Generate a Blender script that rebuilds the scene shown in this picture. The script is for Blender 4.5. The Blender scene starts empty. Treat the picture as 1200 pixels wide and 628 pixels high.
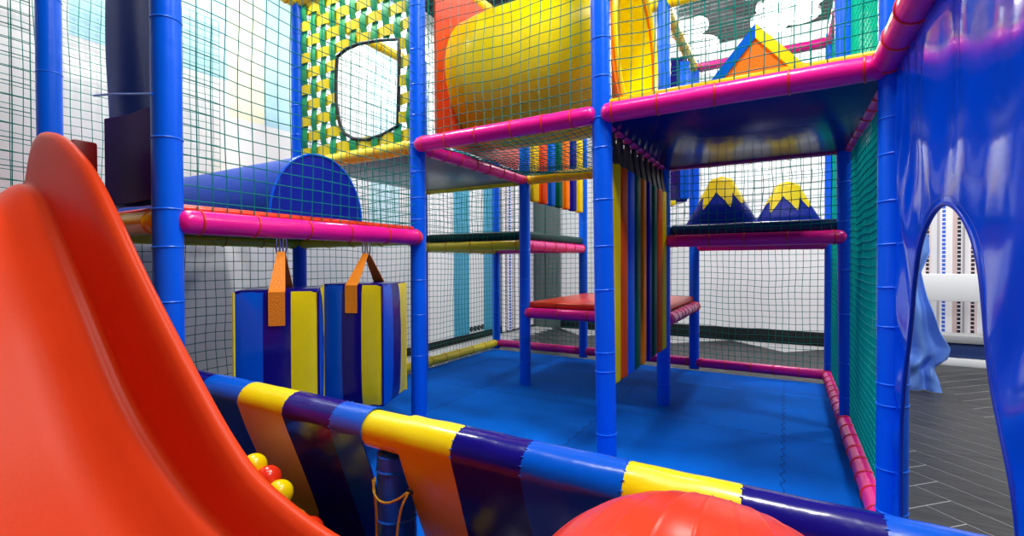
import bpy, bmesh, math, random
from mathutils import Vector, Matrix, noise
random.seed(7)
scene = bpy.context.scene
COL = scene.collection
S = 1.2                      # everything is laid out in bay units, scaled to metres at the end
PI = math.pi
R = 0.0365                   # radius of the padded posts
# grid of the play frame
XB, XC, XD, XG = -2.348, -1.479, -0.591, 0.262
YA, YC, YE, YI = 0.648, 1.676, 2.713, 3.746
Z0, ZL, ZM, Z2, Z3 = 0.050, 0.475, 0.918, 1.343, 2.250
HALL_FLOOR = -0.08

# ------------------------------------------------------------------ materials
MATS = {}
def mat(name, col, rough=0.4, metal=0.0, bump=0.0, bscale=30.0, coat=0.0, spec=0.5, var=0.0, vscale=6.0, emit=None):
    if name in MATS: return MATS[name]
    m = bpy.data.materials.new(name); m.use_nodes = True
    nt = m.node_tree; b = nt.nodes['Principled BSDF']
    b.inputs['Base Color'].default_value = (*col, 1)
    b.inputs['Roughness'].default_value = rough
    b.inputs['Metallic'].default_value = metal
    b.inputs['Coat Weight'].default_value = coat
    b.inputs['Coat Roughness'].default_value = 0.12
    b.inputs['Specular IOR Level'].default_value = spec
    tc = nt.nodes.new('ShaderNodeTexCoord')
    if var:
        n = nt.nodes.new('ShaderNodeTexNoise'); n.inputs['Scale'].default_value = vscale; n.inputs['Detail'].default_value = 4
        nt.links.new(tc.outputs['Object'], n.inputs['Vector'])
        r = nt.nodes.new('ShaderNodeMapRange'); r.inputs['To Min'].default_value = 1-var; r.inputs['To Max'].default_value = 1+var
        nt.links.new(n.outputs['Fac'], r.inputs['Value'])
        h = nt.nodes.new('ShaderNodeHueSaturation'); h.inputs['Color'].default_value = (*col, 1)
        nt.links.new(r.outputs['Result'], h.inputs['Value']); nt.links.new(h.outputs['Color'], b.inputs['Base Color'])
    if bump:
        n = nt.nodes.new('ShaderNodeTexNoise'); n.inputs['Scale'].default_value = bscale; n.inputs['Detail'].default_value = 3
        nt.links.new(tc.outputs['Object'], n.inputs['Vector'])
        bp = nt.nodes.new('ShaderNodeBump'); bp.inputs['Strength'].default_value = bump; bp.inputs['Distance'].default_value = 0.02
        nt.links.new(n.outputs['Fac'], bp.inputs['Height']); nt.links.new(bp.outputs['Normal'], b.inputs['Normal'])
    if emit:
        b.inputs['Emission Color'].default_value = (*emit[0], 1); b.inputs['Emission Strength'].default_value = emit[1]
    MATS[name] = m
    return m

BLUE   = mat('blue_vinyl', (0.0, 0.13, 0.92), 0.32, bump=0.10, bscale=14, spec=.28)
BLUET  = mat('blue_tie', (0.0, 0.17, 0.92), 0.35)
PINK   = mat('pink_vinyl', (0.95, 0.008, 0.30), 0.30, bump=0.12, bscale=18, coat=0.15, spec=.4)
REDT   = mat('red_tie', (0.80, 0.035, 0.01), 0.4)
YELLOW = mat('yellow_vinyl', (0.92, 0.73, 0.0), 0.32, bump=0.08, bscale=14, coat=0.2)
OCHT   = mat('ochre_tie', (0.75, 0.33, 0.0), 0.4)
NAVY   = mat('navy_vinyl', (0.008, 0.004, 0.19), 0.20, bump=0.12, bscale=14, coat=0.1, spec=.4)
MIDB   = mat('mid_blue_vinyl', (0.0, 0.10, 0.66), 0.24, bump=0.10, bscale=12, spec=.45)
DKBLUE = mat('dark_blue_vinyl', (0.001, 0.016, 0.15), 0.20, bump=0.10, bscale=6, spec=.10)
CURTB  = mat('curtain_blue_vinyl', (0.002, 0.050, 0.42), 0.34, bump=0.15, bscale=5, spec=.05)
REFLN  = mat('painted_reflection_navy', (0.035, 0.0, 0.26), 0.45, spec=.03)
ROLLB  = mat('bolster_blue_vinyl', (0.0, 0.055, 0.46), 0.34, bump=0.12, bscale=7, spec=.08)
ORANGE = mat('orange_vinyl', (0.93, 0.17, 0.0), 0.35, bump=0.06)
REDOR  = mat('red_orange_vinyl', (0.80, 0.055, 0.008), 0.32, bump=0.06)
REDB   = mat('red_plastic', (0.78, 0.030, 0.008), 0.25, bump=0.02, bscale=60)
SLIDE  = mat('red_slide_plastic', (0.66, 0.050, 0.010), 0.36, bump=0.02, bscale=90, var=0.06, vscale=5, spec=.14)
BALLR  = mat('red_ball_rubber', (0.78, 0.05, 0.018), 0.25, var=0.08, vscale=7, spec=.35)
GREEN  = mat('green_vinyl', (0.004, 0.10, 0.06), 0.35, bump=0.08)
GREENS = mat('green_webbing', (0.0, 0.36, 0.10), 0.5, bump=0.15, bscale=120)
YELS   = mat('yellow_webbing', (0.90, 0.72, 0.0), 0.5, bump=0.15, bscale=120)
ORST   = mat('orange_webbing', (0.90, 0.26, 0.004), 0.55, bump=0.2, bscale=150)
BLACK  = mat('black_webbing', (0.008, 0.008, 0.014), 0.6)
BLACKT = mat('black_trim', (0.01, 0.012, 0.012), 0.5)
DKGRN  = mat('dark_green_vinyl', (0.004, 0.05, 0.04), 0.55, spec=.2)
GREYV  = mat('grey_board', (0.16, 0.19, 0.20), 0.3)
NET    = mat('green_net_cord', (0.0, 0.22, 0.17), 0.7, spec=.1)
NETT   = mat('teal_net_cord', (0.0, 0.48, 0.41), 0.7, spec=.1)
YTUBE  = mat('yellow_tunnel_plastic', (1.0, 0.80, 0.0), 0.28, bump=0.02, coat=0.1)
STEEL  = mat('steel', (0.55, 0.55, 0.56), 0.25, metal=1.0)
ROPE   = mat('yellow_rope', (0.75, 0.45, 0.03), 0.6, bump=0.4, bscale=200)
WHITEP = mat('white_paint', (0.80, 0.81, 0.82), 0.5, bump=0.03, bscale=20)
WHITEF = mat('white_foam', (0.85, 0.86, 0.88), 0.6)
CLOUDL = mat('cloud_white', (0.92, 0.92, 0.94), 0.7)
CLOTH  = mat('light_blue_satin', (0.17, 0.36, 0.98), 0.38, bump=0.08, bscale=60)
DARKB  = mat('black_baseboard', (0.006, 0.009, 0.009), 0.6, spec=.2)
GREYD  = mat('grey_door', (0.10, 0.13, 0.13), 0.55, var=0.2, vscale=3)
JOINT  = mat('pale_joint', (0.42, 0.43, 0.44), 0.6)
LAMP   = mat('lamp_glass', (1, 1, 1), 0.5, emit=((1, 0.98, 0.95), 9.0))
PANEL  = mat('shiny_blue_vinyl', (0.0, 0.075, 0.78), 0.13, bump=0.08, bscale=5, spec=.35)

def nodes_of(m):
    return m.node_tree, m.node_tree.nodes, m.node_tree.links, m.node_tree.nodes['Principled BSDF']

# play mat: foam tiles with jigsaw seams, each tile its own tone
MATF = mat('blue_foam_mat', (0.0, 0.10, 0.50), 0.8, spec=.06)
nt, N, L, B = nodes_of(MATF)
tc = N.new('ShaderNodeTexCoord')
mp = N.new('ShaderNodeMapping'); mp.inputs['Scale'].default_value = (1/1.2, 1/1.2, 1/1.2); L.new(tc.outputs['Object'], mp.inputs['Vector'])
wob = N.new('ShaderNodeTexWave'); wob.inputs['Scale'].default_value = 7; wob.bands_direction = 'DIAGONAL'; L.new(mp.outputs['Vector'], wob.inputs['Vector'])
vm = N.new('ShaderNodeVectorMath'); vm.operation = 'SCALE'; vm.inputs['Scale'].default_value = 0.012; L.new(wob.outputs['Color'], vm.inputs[0])
va = N.new('ShaderNodeVectorMath'); va.operation = 'ADD'; L.new(mp.outputs['Vector'], va.inputs[0]); L.new(vm.outputs['Vector'], va.inputs[1])
bk = N.new('ShaderNodeTexBrick'); bk.offset = 0; bk.inputs['Scale'].default_value = 1; bk.inputs['Brick Width'].default_value = 0.83; bk.inputs['Row Height'].default_value = 0.83
bk.inputs['Mortar Size'].default_value = 0.0035; bk.inputs['Mortar Smooth'].default_value = 0.3
bk.inputs['Color1'].default_value = (0.0, 0.155, 0.74, 1); bk.inputs['Color2'].default_value = (0.0, 0.11, 0.60, 1); bk.inputs['Mortar'].default_value = (0.0, 0.06, 0.36, 1)
L.new(va.outputs['Vector'], bk.inputs['Vector'])
ns = N.new('ShaderNodeTexNoise'); ns.inputs['Scale'].default_value = 2.2; ns.inputs['Detail'].default_value = 6; L.new(tc.outputs['Object'], ns.inputs['Vector'])
mr = N.new('ShaderNodeMapRange'); mr.inputs['To Min'].default_value = 0.6; mr.inputs['To Max'].default_value = 1.5; L.new(ns.outputs['Fac'], mr.inputs['Value'])
hs = N.new('ShaderNodeHueSaturation'); L.new(bk.outputs['Color'], hs.inputs['Color']); L.new(mr.outputs['Result'], hs.inputs['Value']); L.new(hs.outputs['Color'], B.inputs['Base Color'])

# planks
PLANK = mat('dark_plank', (0.05, 0.052, 0.055), 0.42, spec=.2)
nt, N, L, B = nodes_of(PLANK)
tc = N.new('ShaderNodeTexCoord'); mp = N.new('ShaderNodeMapping'); mp.inputs['Rotation'].default_value = (0, 0, PI/4); mp.inputs['Scale'].default_value = (2, 24, 1)
L.new(tc.outputs['Object'], mp.inputs['Vector'])
ns = N.new('ShaderNodeTexNoise'); ns.inputs['Scale'].default_value = 1.6; ns.inputs['Detail'].default_value = 6; L.new(mp.outputs['Vector'], ns.inputs['Vector'])
cr = N.new('ShaderNodeValToRGB'); cr.color_ramp.elements[0].color = (0.018, 0.019, 0.021, 1); cr.color_ramp.elements[1].color = (0.062, 0.064, 0.067, 1)
cr.color_ramp.elements[0].position = 0.3; cr.color_ramp.elements[1].position = 0.7
L.new(ns.outputs['Fac'], cr.inputs['Fac']); L.new(cr.outputs['Color'], B.inputs['Base Color'])

# ceiling: dark with open slats
CEIL = mat('slatted_ceiling', (0.01, 0.02, 0.02), 0.7)
nt, N, L, B = nodes_of(CEIL)
tc = N.new('ShaderNodeTexCoord'); wv = N.new('ShaderNodeTexWave'); wv.inputs['Scale'].default_value = 3.2; wv.bands_direction = 'Y'
L.new(tc.outputs['Object'], wv.inputs['Vector'])
cr = N.new('ShaderNodeValToRGB'); cr.color_ramp.elements[0].color = (0.004, 0.008, 0.010, 1); cr.color_ramp.elements[1].color = (0.06, 0.075, 0.075, 1)
cr.color_ramp.elements[0].position = 0.75; cr.color_ramp.elements[1].position = 0.9
L.new(wv.outputs['Fac'], cr.inputs['Fac']); L.new(cr.outputs['Color'], B.inputs['Base Color'])

# left wall: white with painted light blue squares and stripes (wall-local metres: y, z)
MURAL = mat('painted_wall', (0.78, 0.81, 0.82), 0.35, coat=0.2)
nt, N, L, B = nodes_of(MURAL)
tc = N.new('ShaderNodeTexCoord'); sx = N.new('ShaderNodeSeparateXYZ'); L.new(tc.outputs['Object'], sx.inputs[0])
def math_node(op, a, b):
    n = N.new('ShaderNodeMath'); n.operation = op
    for i, v in enumerate((a, b)):
        if isinstance(v, (int, float)): n.inputs[i].default_value = v
        else: L.new(v, n.inputs[i])
    return n.outputs[0]
def rect(y0, y1, z0, z1):
    y, z = sx.outputs['Y'], sx.outputs['Z']
    a = math_node('MULTIPLY', math_node('GREATER_THAN', y, y0*S), math_node('LESS_THAN', y, y1*S))
    b = math_node('MULTIPLY', math_node('GREATER_THAN', z, z0*S), math_node('LESS_THAN', z, z1*S))
    return math_node('MULTIPLY', a, b)
base = (0.78, 0.81, 0.82, 1); cur = None
for (r, c) in [((0.93, 1.09, 1.95, 3.3), (0.40, 0.68, 0.80, 1)), ((1.45, 1.71, 1.97, 3.3), (0.42, 0.70, 0.81, 1)), ((1.95, 2.20, 1.75, 3.3), (0.42, 0.70, 0.82, 1)),
               ((1.71, 1.95, 1.75, 3.3), (0.80, 0.80, 0.60, 1)), ((4.08, 4.37, -0.1, 3.3), (0.05, 0.34, 0.52, 1)), ((4.66, 4.88, -0.1, 3.3), (0.05, 0.32, 0.52, 1)), ((2.9, 3.25, 1.0, 3.3), (0.55, 0.76, 0.84, 1))]:
    mx = N.new('ShaderNodeMix'); mx.data_type = 'RGBA'
    L.new(rect(*r), mx.inputs['Factor'])
    if cur is None: mx.inputs['A'].default_value = base
    else: L.new(cur, mx.inputs['A'])
    mx.inputs['B'].default_value = c; cur = mx.outputs['Result']
L.new(cur, B.inputs['Base Color'])

# striped curtain
def stripe_mat(name, axis):
    m = mat(name, (0.8, 0.78, 0.78), 0.7)
    nt, N, L, B = nodes_of(m)
    tc = N.new('ShaderNodeTexCoord'); sx = N.new('ShaderNodeSeparateXYZ'); L.new(tc.outputs['Object'], sx.inputs[0])
    sc = N.new('ShaderNodeMath'); sc.operation = 'MULTIPLY'; sc.inputs[1].default_value = 2.6; L.new(sx.outputs[axis], sc.inputs[0])
    fr = N.new('ShaderNodeMath'); fr.operation = 'FRACT'; L.new(sc.outputs[0], fr.inputs[0])
    cr = N.new('ShaderNodeValToRGB'); cr.color_ramp.interpolation = 'CONSTANT'
    e = cr.color_ramp.elements; e[0].color = (0.85, 0.84, 0.86, 1); e[1].position = 0.12; e[1].color = (0.62, 0.46, 0.44, 1)
    for p, c in [(0.22, (0.80, 0.78, 0.80, 1)), (0.34, (0.45, 0.42, 0.45, 1)), (0.40, (0.86, 0.84, 0.86, 1)), (0.52, (0.80, 0.66, 0.66, 1)), (0.66, (0.88, 0.88, 0.90, 1)), (0.80, (0.50, 0.48, 0.52, 1)), (0.87, (0.82, 0.80, 0.84, 1))]:
        el = e.new(p); el.color = c
    L.new(fr.outputs[0], cr.inputs['Fac'])
    def strip(lo, hi):
        a = N.new('ShaderNodeMath'); a.operation = 'GREATER_THAN'; a.inputs[1].default_value = lo; L.new(fr.outputs[0], a.inputs[0])
        b = N.new('ShaderNodeMath'); b.operation = 'LESS_THAN'; b.inputs[1].default_value = hi; L.new(fr.outputs[0], b.inputs[0])
        c = N.new('ShaderNodeMath'); c.operation = 'MULTIPLY'; L.new(a.outputs[0], c.inputs[0]); L.new(b.outputs[0], c.inputs[1]); return c.outputs[0]
    zz = N.new('ShaderNodeMath'); zz.operation = 'MULTIPLY'; zz.inputs[1].default_value = 22; L.new(sx.outputs['Z'], zz.inputs[0])
    zf = N.new('ShaderNodeMath'); zf.operation = 'FRACT'; L.new(zz.outputs[0], zf.inputs[0])
    zg = N.new('ShaderNodeMath'); zg.operation = 'LESS_THAN'; zg.inputs[1].default_value = 0.72; L.new(zf.outputs[0], zg.inputs[0])
    cur = cr.outputs['Color']
    for lo, hi, c in [(0.22, 0.30, (0.01, 0.012, 0.03, 1)), (0.54, 0.61, (0.012, 0.012, 0.025, 1)), (0.92, 0.99, (0.02, 0.12, 0.65, 1))]:
        mm = N.new('ShaderNodeMath'); mm.operation = 'MULTIPLY'; L.new(strip(lo, hi), mm.inputs[0]); L.new(zg.outputs[0], mm.inputs[1])
        mx = N.new('ShaderNodeMix'); mx.data_type = 'RGBA'; L.new(mm.outputs[0], mx.inputs['Factor']); L.new(cur, mx.inputs['A']); mx.inputs['B'].default_value = c
        cur = mx.outputs['Result']
    L.new(cur, B.inputs['Base Color'])
    return m
STRX = stripe_mat('striped_curtain_cloth', 'X')
STRY = stripe_mat('striped_curtain_cloth_side', 'Y')

# ------------------------------------------------------------------ mesh helpers
class MB:
    def __init__(s): s.v = []; s.f = []; s.m = []
    def add(s, vs, fs, mi=0):
        o = len(s.v); s.v += [tuple(v) for v in vs]
        s.f += [tuple(i+o for i in f) for f in fs]; s.m += [mi]*len(fs); return s
    def bm(s, b, mi=0):
        b.verts.index_update(); s.add([v.co[:] for v in b.verts], [[v.index for v in f.verts] for f in b.faces], mi); b.free(); return s
    def box(s, lo, hi, bev=0.0, mi=0, M=None, seg=2):
        b = bmesh.new(); bmesh.ops.create_cube(b, size=1)
        for v in b.verts:
            v.co = Vector([lo[i] + (v.co[i]+.5)*(hi[i]-lo[i]) for i in range(3)])
        if bev: bmesh.ops.bevel(b, geom=b.edges[:], offset=bev, segments=seg, affect='EDGES', profile=0.5)
        if M: bmesh.ops.transform(b, matrix=M, verts=b.verts[:])
        return s.bm(b, mi)
    def tube(s, pts, rad, n=12, mi=0, cap=True, closed=False):
        pts = [Vector(p) for p in pts]; k = len(pts)
        rad = rad if isinstance(rad, (list, tuple)) else [rad]*k
        vs = []; up = None
        for i, p in enumerate(pts):
            a = pts[(i-1) % k] if (closed or i > 0) else p
            c = pts[(i+1) % k] if (closed or i < k-1) else p
            d = (c-a)
            if d.length < 1e-9: d = Vector((0, 0, 1))
            d.normalize()
            if up is None: up = Vector((0, 0, 1)) if abs(d.z) < .9 else Vector((1, 0, 0))
            u = d.cross(up)
            if u.length < 1e-6: u = d.orthogonal()
            u.normalize(); w = u.cross(d).normalized(); up = w
            for j in range(n):
                t = 2*PI*j/n; vs.append(p + (u*math.cos(t)+w*math.sin(t))*rad[i])
        fs = []
        rng = k if closed else k-1
        for i in range(rng):
            for j in range(n):
                a = i*n+j; b2 = i*n+(j+1) % n; c = ((i+1) % k)*n+(j+1) % n; d2 = ((i+1) % k)*n+j
                fs.append((a, b2, c, d2))
        if cap and not closed:
            fs.append(tuple(range(n-1, -1, -1))); fs.append(tuple((k-1)*n+j for j in range(n)))
        return s.add(vs, fs, mi)
    def grid(s, fn, nu, nv, mi=0, close_u=False):
        vs = [fn(i/nu, j/nv) for i in range(nu+1) for j in range(nv+1)]
        fs = [(i*(nv+1)+j, (i+1)*(nv+1)+j, (i+1)*(nv+1)+j+1, i*(nv+1)+j+1) for i in range(nu) for j in range(nv)]
        return s.add(vs, fs, mi)
    def prism(s, poly, ax, lo, hi, mi=0):
        # poly in the two other axes (cyclic order), extruded along ax
        def p3(a, b, c):
            return {'X': (c, a, b), 'Y': (a, c, b), 'Z': (a, b, c)}[ax]
        n = len(poly)
        vs = [p3(a, b, lo) for a, b in poly] + [p3(a, b, hi) for a, b in poly]
        fs = [tuple(range(n-1, -1, -1)), tuple(range(n, 2*n))] + [(i, (i+1) % n, n+(i+1) % n, n+i) for i in range(n)]
        return s.add(vs, fs, mi)

def solidify_grid(b, thick):
    """give an open sheet a real thickness"""
    bmx = bmesh.new(); vv = [bmx.verts.new(v) for v in b.v]
    for f in b.f:
        try: bmx.faces.new([vv[i] for i in f])
        except ValueError: pass
    bmesh.ops.remove_doubles(bmx, verts=bmx.verts[:], dist=1e-6)
    bmesh.ops.recalc_face_normals(bmx, faces=bmx.faces[:])
    bmesh.ops.solidify(bmx, geom=bmx.faces[:], thickness=thick)
    return MB().bm(bmx)

def obj(name, mb, m, parent=None, smooth=40, fix=True):
    me = bpy.data.meshes.new(name)
    off = parent_loc(parent) if parent else Vector((0, 0, 0))
    me.from_pydata([(v[0]-off.x, v[1]-off.y, v[2]-off.z) for v in mb.v], [], mb.f)
    ms = m if isinstance(m, (list, tuple)) else [m]
    for x in ms: me.materials.append(x)
    for p, i in zip(me.polygons, mb.m): p.material_index = i
    if fix:
        b = bmesh.new(); b.from_mesh(me); bmesh.ops.recalc_face_normals(b, faces=b.faces[:]); b.to_mesh(me); b.free()
    if smooth:
        me.shade_smooth(); me.set_sharp_from_angle(angle=math.radians(smooth))
    o = bpy.data.objects.new(name, me); COL.objects.link(o)
    if parent: o.parent = parent
    return o
def parent_loc(p):
    l = Vector(p.location)
    while p.parent: p = p.parent; l += Vector(p.location)
    return l
def tag(o, label, cat, group=None, kind=None):
    o['label'] = label; o['category'] = cat
    if group: o['group'] = group
    if kind: o['kind'] = kind
    return o
def thing(name, label, cat, loc=(0, 0, 0), group=None):
    o = bpy.data.objects.new(name, None); COL.objects.link(o); o.location = loc; o.empty_display_size = 0.05
    return tag(o, label, cat, group)
def struct(name, mb, m, smooth=40):
    o = obj(name, mb, m, smooth=smooth); o['kind'] = 'structure'; return o
def copy_tree(o, parent=None):
    c = o.copy(); COL.objects.link(c)
    if parent: c.parent = parent
    for ch in list(o.children): copy_tree(ch, c)
    return c

def ring(center, axis, r, minor=0.0032, n=20, tilt=0.0):
    a = Vector(axis).normalized(); u = a.orthogonal().normalized(); w = a.cross(u)
    ps = [Vector(center) + (u*math.cos(t)+w*math.sin(t))*r + a*tilt*math.cos(t+0.7) for t in [2*PI*i/n for i in range(n)]]
    return MB().tube(ps, minor, 6, closed=True)

# ------------------------------------------------------------------ setting
XW, YW, XR, YN, ZC = -3.10, 5.85, 3.6, -3.0, 3.30
fl = MB().box((XW-.1, YN, HALL_FLOOR-.06), (XR, YW+.1, HALL_FLOOR-.0012), mi=1)
w = 0.125; n_ = 6; LL = w*n_; g = 0.0030; c45 = math.sqrt(.5)
def plank(a0, b0, a1, b1):
    q = [(a0+g, b0+g), (a1-g, b0+g), (a1-g, b1-g), (a0+g, b1-g)]
    q = [((a-b)*c45, (a+b)*c45) for a, b in q]
    cx = sum(p[0] for p in q)/4; cy = sum(p[1] for p in q)/4
    if not (XW+.35 < cx < XR-.3 and -0.2 < cy < YW-.3): return
    if XB < cx < XG-.05 and cy < YI-.4: return
    fl.prism(q, 'Z', HALL_FLOOR-.012, HALL_FLOOR)
for k in range(-80, 90):
    for t in range(-9, 10):
        ox, oy = k*w+t*LL, k*w-t*LL
        plank(ox, oy, ox+LL, oy+w); plank(ox-w, oy, ox, oy+LL)
struct('floor', fl, [PLANK, JOINT], smooth=0)
struct('ceiling', MB().box((XW-.1, YN, ZC), (XR, YW+.1, ZC+.08)), CEIL)
struct('wall_left', MB().box((XW-.1, YN, HALL_FLOOR-.05), (XW, YW+.1, ZC)), MURAL)
struct('wall_back', MB().box((XW, YW, HALL_FLOOR-.05), (XR, YW+.1, ZC)), WHITEP)
struct('wall_right', MB().box((XR, YN, HALL_FLOOR-.05), (XR+.1, YW+.1, ZC)), mat('grey_blue_paint', (.30, .34, .38), .6))
struct('wall_front', MB().box((XW-.1, YN-.1, HALL_FLOOR-.05), (XR+.1, YN, ZC)), mat('charcoal_paint', (.05, .06, .07), .6))
struct('baseboard_back', MB().box((XW+.02, YW-.02, HALL_FLOOR), (XR-.02, YW, HALL_FLOOR+.145), .004), DARKB)
struct('baseboard_left', MB().box((XW, YN+.02, HALL_FLOOR), (XW+.02, YW-.03, HALL_FLOOR+.075), .004), DARKB)
d = struct('door_1', MB().box((-3.04, YW-.06, HALL_FLOOR), (-2.63, YW-.012, 2.35), .006), GREYD)
dh = MB(); dh.box((-2.84, YW-.063, HALL_FLOOR), (-2.83, YW-.058, 2.35)); obj('door_seam', dh, BLACKT, d)

# play mat
o = struct('floor_play_mat', MB().box((XB, .73, HALL_FLOOR), (XG-.03, YI-.06, 0.0), .006), MATF)
o['label'] = 'blue foam tile play mat with jigsaw seams'
o = struct('floor_ball_pit', MB().box((XB, -1.6, HALL_FLOOR), (XG-.03, .715, .15), .004), NAVY)

# ------------------------------------------------------------------ padded posts
def post(x, y, z0, z1, label, lean=(0, 0), bands=None, mtop=True, rr=R):
    t = thing('padded_post', label, 'post', (x, y, z0), 'blue padded posts of the play frame')
    def ctr(z):
        f = (z-z0)/(z1-z0); return Vector((x+lean[0]+(lean[1]-lean[0])*f, y, z))
    zs = [z0 + (z1-z0)*i/10 for i in range(11)]
    mb = MB().tube([ctr(z) for z in zs], [rr]*11, 28)
    obj('sleeve', mb, BLUE, t)
    rnd = random.Random(int((x*31+y*17)*1000))
    z = z0 + .12 + rnd.random()*.06; k = 0
    zl = bands if bands else []
    if not bands:
        while z < z1-.05:
            zl.append(z); z += .13 + .11*rnd.random(); k += 1
    for z in zl:
        p = ctr(z); mb = MB()
        mb.tube([(p.x+(rr-.0005)*math.cos(a), p.y+(rr-.0005)*math.sin(a), p.z+.002*math.cos(a*1+k)) for a in [2*PI*i/24 for i in range(24)]], .0028, 6, closed=True)
        obj('tie_band', mb, BLUET, t)
    return t
post(XC, YA, 0.15, 2.45, 'thick blue padded post closest to the red slide', bands=[.52, .694, .845, .949, 1.143, 1.467, 1.75, 2.0])
post(XB, YA, 0.15, 2.45, 'blue padded post rising just behind the top of the red slide', bands=[.5, .95, 1.23, 1.50, 1.77, 2.05])
post(XB, YC, 0, 2.30, 'blue padded post on the left side of the green and yellow woven panel')
post(XC, YC, 0, 2.45, 'blue padded post right of the hanging striped blocks, at the end of the pink rail', bands=[.09, .37, .56, .72, 1.0, 1.10, 1.22, 1.35, 1.48, 1.62, 1.78, 1.98])
post(XD, YC, 0, 2.45, 'tall blue padded post in front of the row of hanging coloured strips', lean=(.0225, -.013), bands=[.17, .40, .47, .70, .86, 1.03, 1.22, 1.33, 1.48, 1.62, 1.80])
post(XB, YE, 0, 2.30, 'blue padded post at the left net wall hidden behind the pink rail end')
post(XC, YE, 0, 2.30, 'blue padded post standing on the mat at the left end of the orange step')
post(XD, YE, 0, 2.30, 'blue padded post standing on the mat behind the hanging coloured strips', bands=[.12, .5, .75, 1.0, 1.3, 1.5, 1.75, 2.0])
post(XG, YC, HALL_FLOOR, 2.45, 'blue padded post that the shiny blue panel with the doorway is tied to', bands=[.10, .22, .40, .46, .62, .73, .85, .97, 1.10, 1.2, 1.6])
post(XG, YE, 0, 2.30, 'blue padded post at the middle of the green net right of the mat', lean=(0, -.03))
post(XB, YI, 0, 2.30, 'blue padded post at the far back left corner of the mat')
post(XC, YI, 0, 2.30, 'blue padded post at the back edge, behind the orange step')
post(XD, YI, 0, 2.30, 'blue padded post at the back edge under the left mountain cutout')
post(XG, YI, 0, 2.30, 'blue padded post at the far back right corner of the mat')
post(-.627, YA, 0.15, 0.447, 'short blue post under the striped barrier with a rope round it', bands=[.33, .42])
post(XG, YA, HALL_FLOOR, 2.45, 'blue padded post carrying the near edge of the shiny blue panel')

# ------------------------------------------------------------------ padded tubes (rails)
def rail(p, q, color, label, ties=None, off=(0, 0, 0), r=0.0335, step=.185, ins=.012):
    p = Vector(p)+Vector(off); q = Vector(q)+Vector(off); d = (q-p).normalized(); Lg = (q-p).length
    cname = {'p': 'pink', 'y': 'yellow', 'o': 'yellow'}[color]
    t = thing('padded_rail', label, 'padded rail', (p+q)/2, cname+' padded rails of the play frame')
    a = p+d*ins; b = q-d*ins
    N_ = max(8, int(Lg/.05)); rnd = random.Random(label)
    ps = []; rs = []
    for x, rr in ((0, .45), (.006, .74), (.016, .93), (.03, 1)): ps.append(a+d*x); rs.append(r*rr)
    for i in range(1, N_):
        ps.append(a+d*(.03+(Lg-2*ins-.06)*i/N_)); rs.append(r*(1+.018*rnd.uniform(-1, 1)))
    for x, rr in ((.03, 1), (.016, .93), (.006, .74), (0, .45)): ps.append(b-d*x); rs.append(r*rr)
    obj('sleeve', MB().tube(ps, rs, 24), PINK if color == 'p' else YELLOW, t)
    if ties is None:
        m = max(2, round((Lg-.12)/step)+1); ties = [.06+(Lg-.12)*i/(m-1)+rnd.uniform(-.015, .015) for i in range(m)]
    for s_ in ties:
        obj('tie', ring(p+d*s_, d, r+.0005, .0034, tilt=rnd.uniform(-.008, .008)), REDT if color == 'p' else OCHT, t)
    return t
rail((XC, YA, ZM), (XC, YC, ZM), 'p', 'pink rail that the two striped blocks hang from', [v-YA for v in (.717, .88, 1.067, 1.246, 1.443, 1.627)], (.022, 0, 0))
rail((XB, YA, ZM), (XC, YA, ZM), 'y', 'yellow rail running left from behind the red slide to the thick near post')
rail((XB, YA, ZM), (XB, YC, ZM), 'y', 'yellow rail at the far left edge of the platform with the blue half round bolster')
rail((XB, YC, ZM), (XC, YC, ZM), 'y', 'yellow rail below the woven strap panel, behind the striped blocks')
rail((XB, YE, ZM), (XC, YE, ZM), 'y', 'yellow rail along the front of the dark green mat')
rail((XC, YE, ZM), (XC, YI, ZM), 'p', 'pink rail along the right edge of the dark green mat')
rail((XB, YI, ZM), (XC, YI, ZM), 'p', 'pink rail at the back edge of the dark green mat')
rail((XB, YE, ZM), (XB, YI, ZM), 'y', 'yellow rail at the left edge of the dark green mat')
rail((XB, YE, Z0), (XB, YI, Z0), 'y', 'yellow floor rail along the left net in the back bay')
rail((XB, YC, Z0), (XB, YE, Z0), 'y', 'yellow floor rail between the striped blocks and the left net')
rail((XB, YI, Z0), (XC, YI, Z0), 'p', 'pink floor rail along the back edge below the dark green mat')
rail((XC, YI, Z0), (XD, YI, Z0), 'p', 'pink floor rail along the back edge behind the orange step')
rail((XD, YI, Z0), (XG, YI, Z0), 'p', 'pink floor rail along the back edge in front of the white wall', [.058, .21, .383, .526, .674, .81], (0, -.01, 0))
rail((XG, YE, Z0), (XG, YI, Z0), 'p', 'pink floor rail under the green net, far half of the right edge', off=(-.015, 0, 0), step=.14)
rail((XG, YC, Z0), (XG, YE, Z0), 'p', 'pink floor rail under the green net, near half of the right edge', off=(-.015, 0, 0), step=.14)
rail((XD, YE, ZM), (XG, YE, ZM), 'p', 'pink rail in front of the blue mat with the two mountains', off=(0, -.018, 0))
rail((XD, YI, ZM), (XG, YI, ZM), 'p', 'pink rail behind the mat with the two mountains, below the near one')
rail((XC, YE, ZL), (XD, YE, ZL), 'p', 'pink rail along the front of the low orange step', off=(0, -.018, 0))
rail((XD, YE, ZL), (XD, YI, ZL), 'p', 'pink rail along the right side of the low orange step', off=(.018, 0, 0), step=.12)
rail((XC, YC, Z2), (XD, YC, Z2), 'p', 'pink rail below the yellow tunnel', [.062, .194, .348, .52, .662, .788], (0, -.022, 0))
rail((XD, YC, Z2), (XG, YC, Z2), 'p', 'thick pink rail below the orange gable block', [.05, .212, .391, .601, .785], (0, -.022, 0), r=.035)
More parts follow.
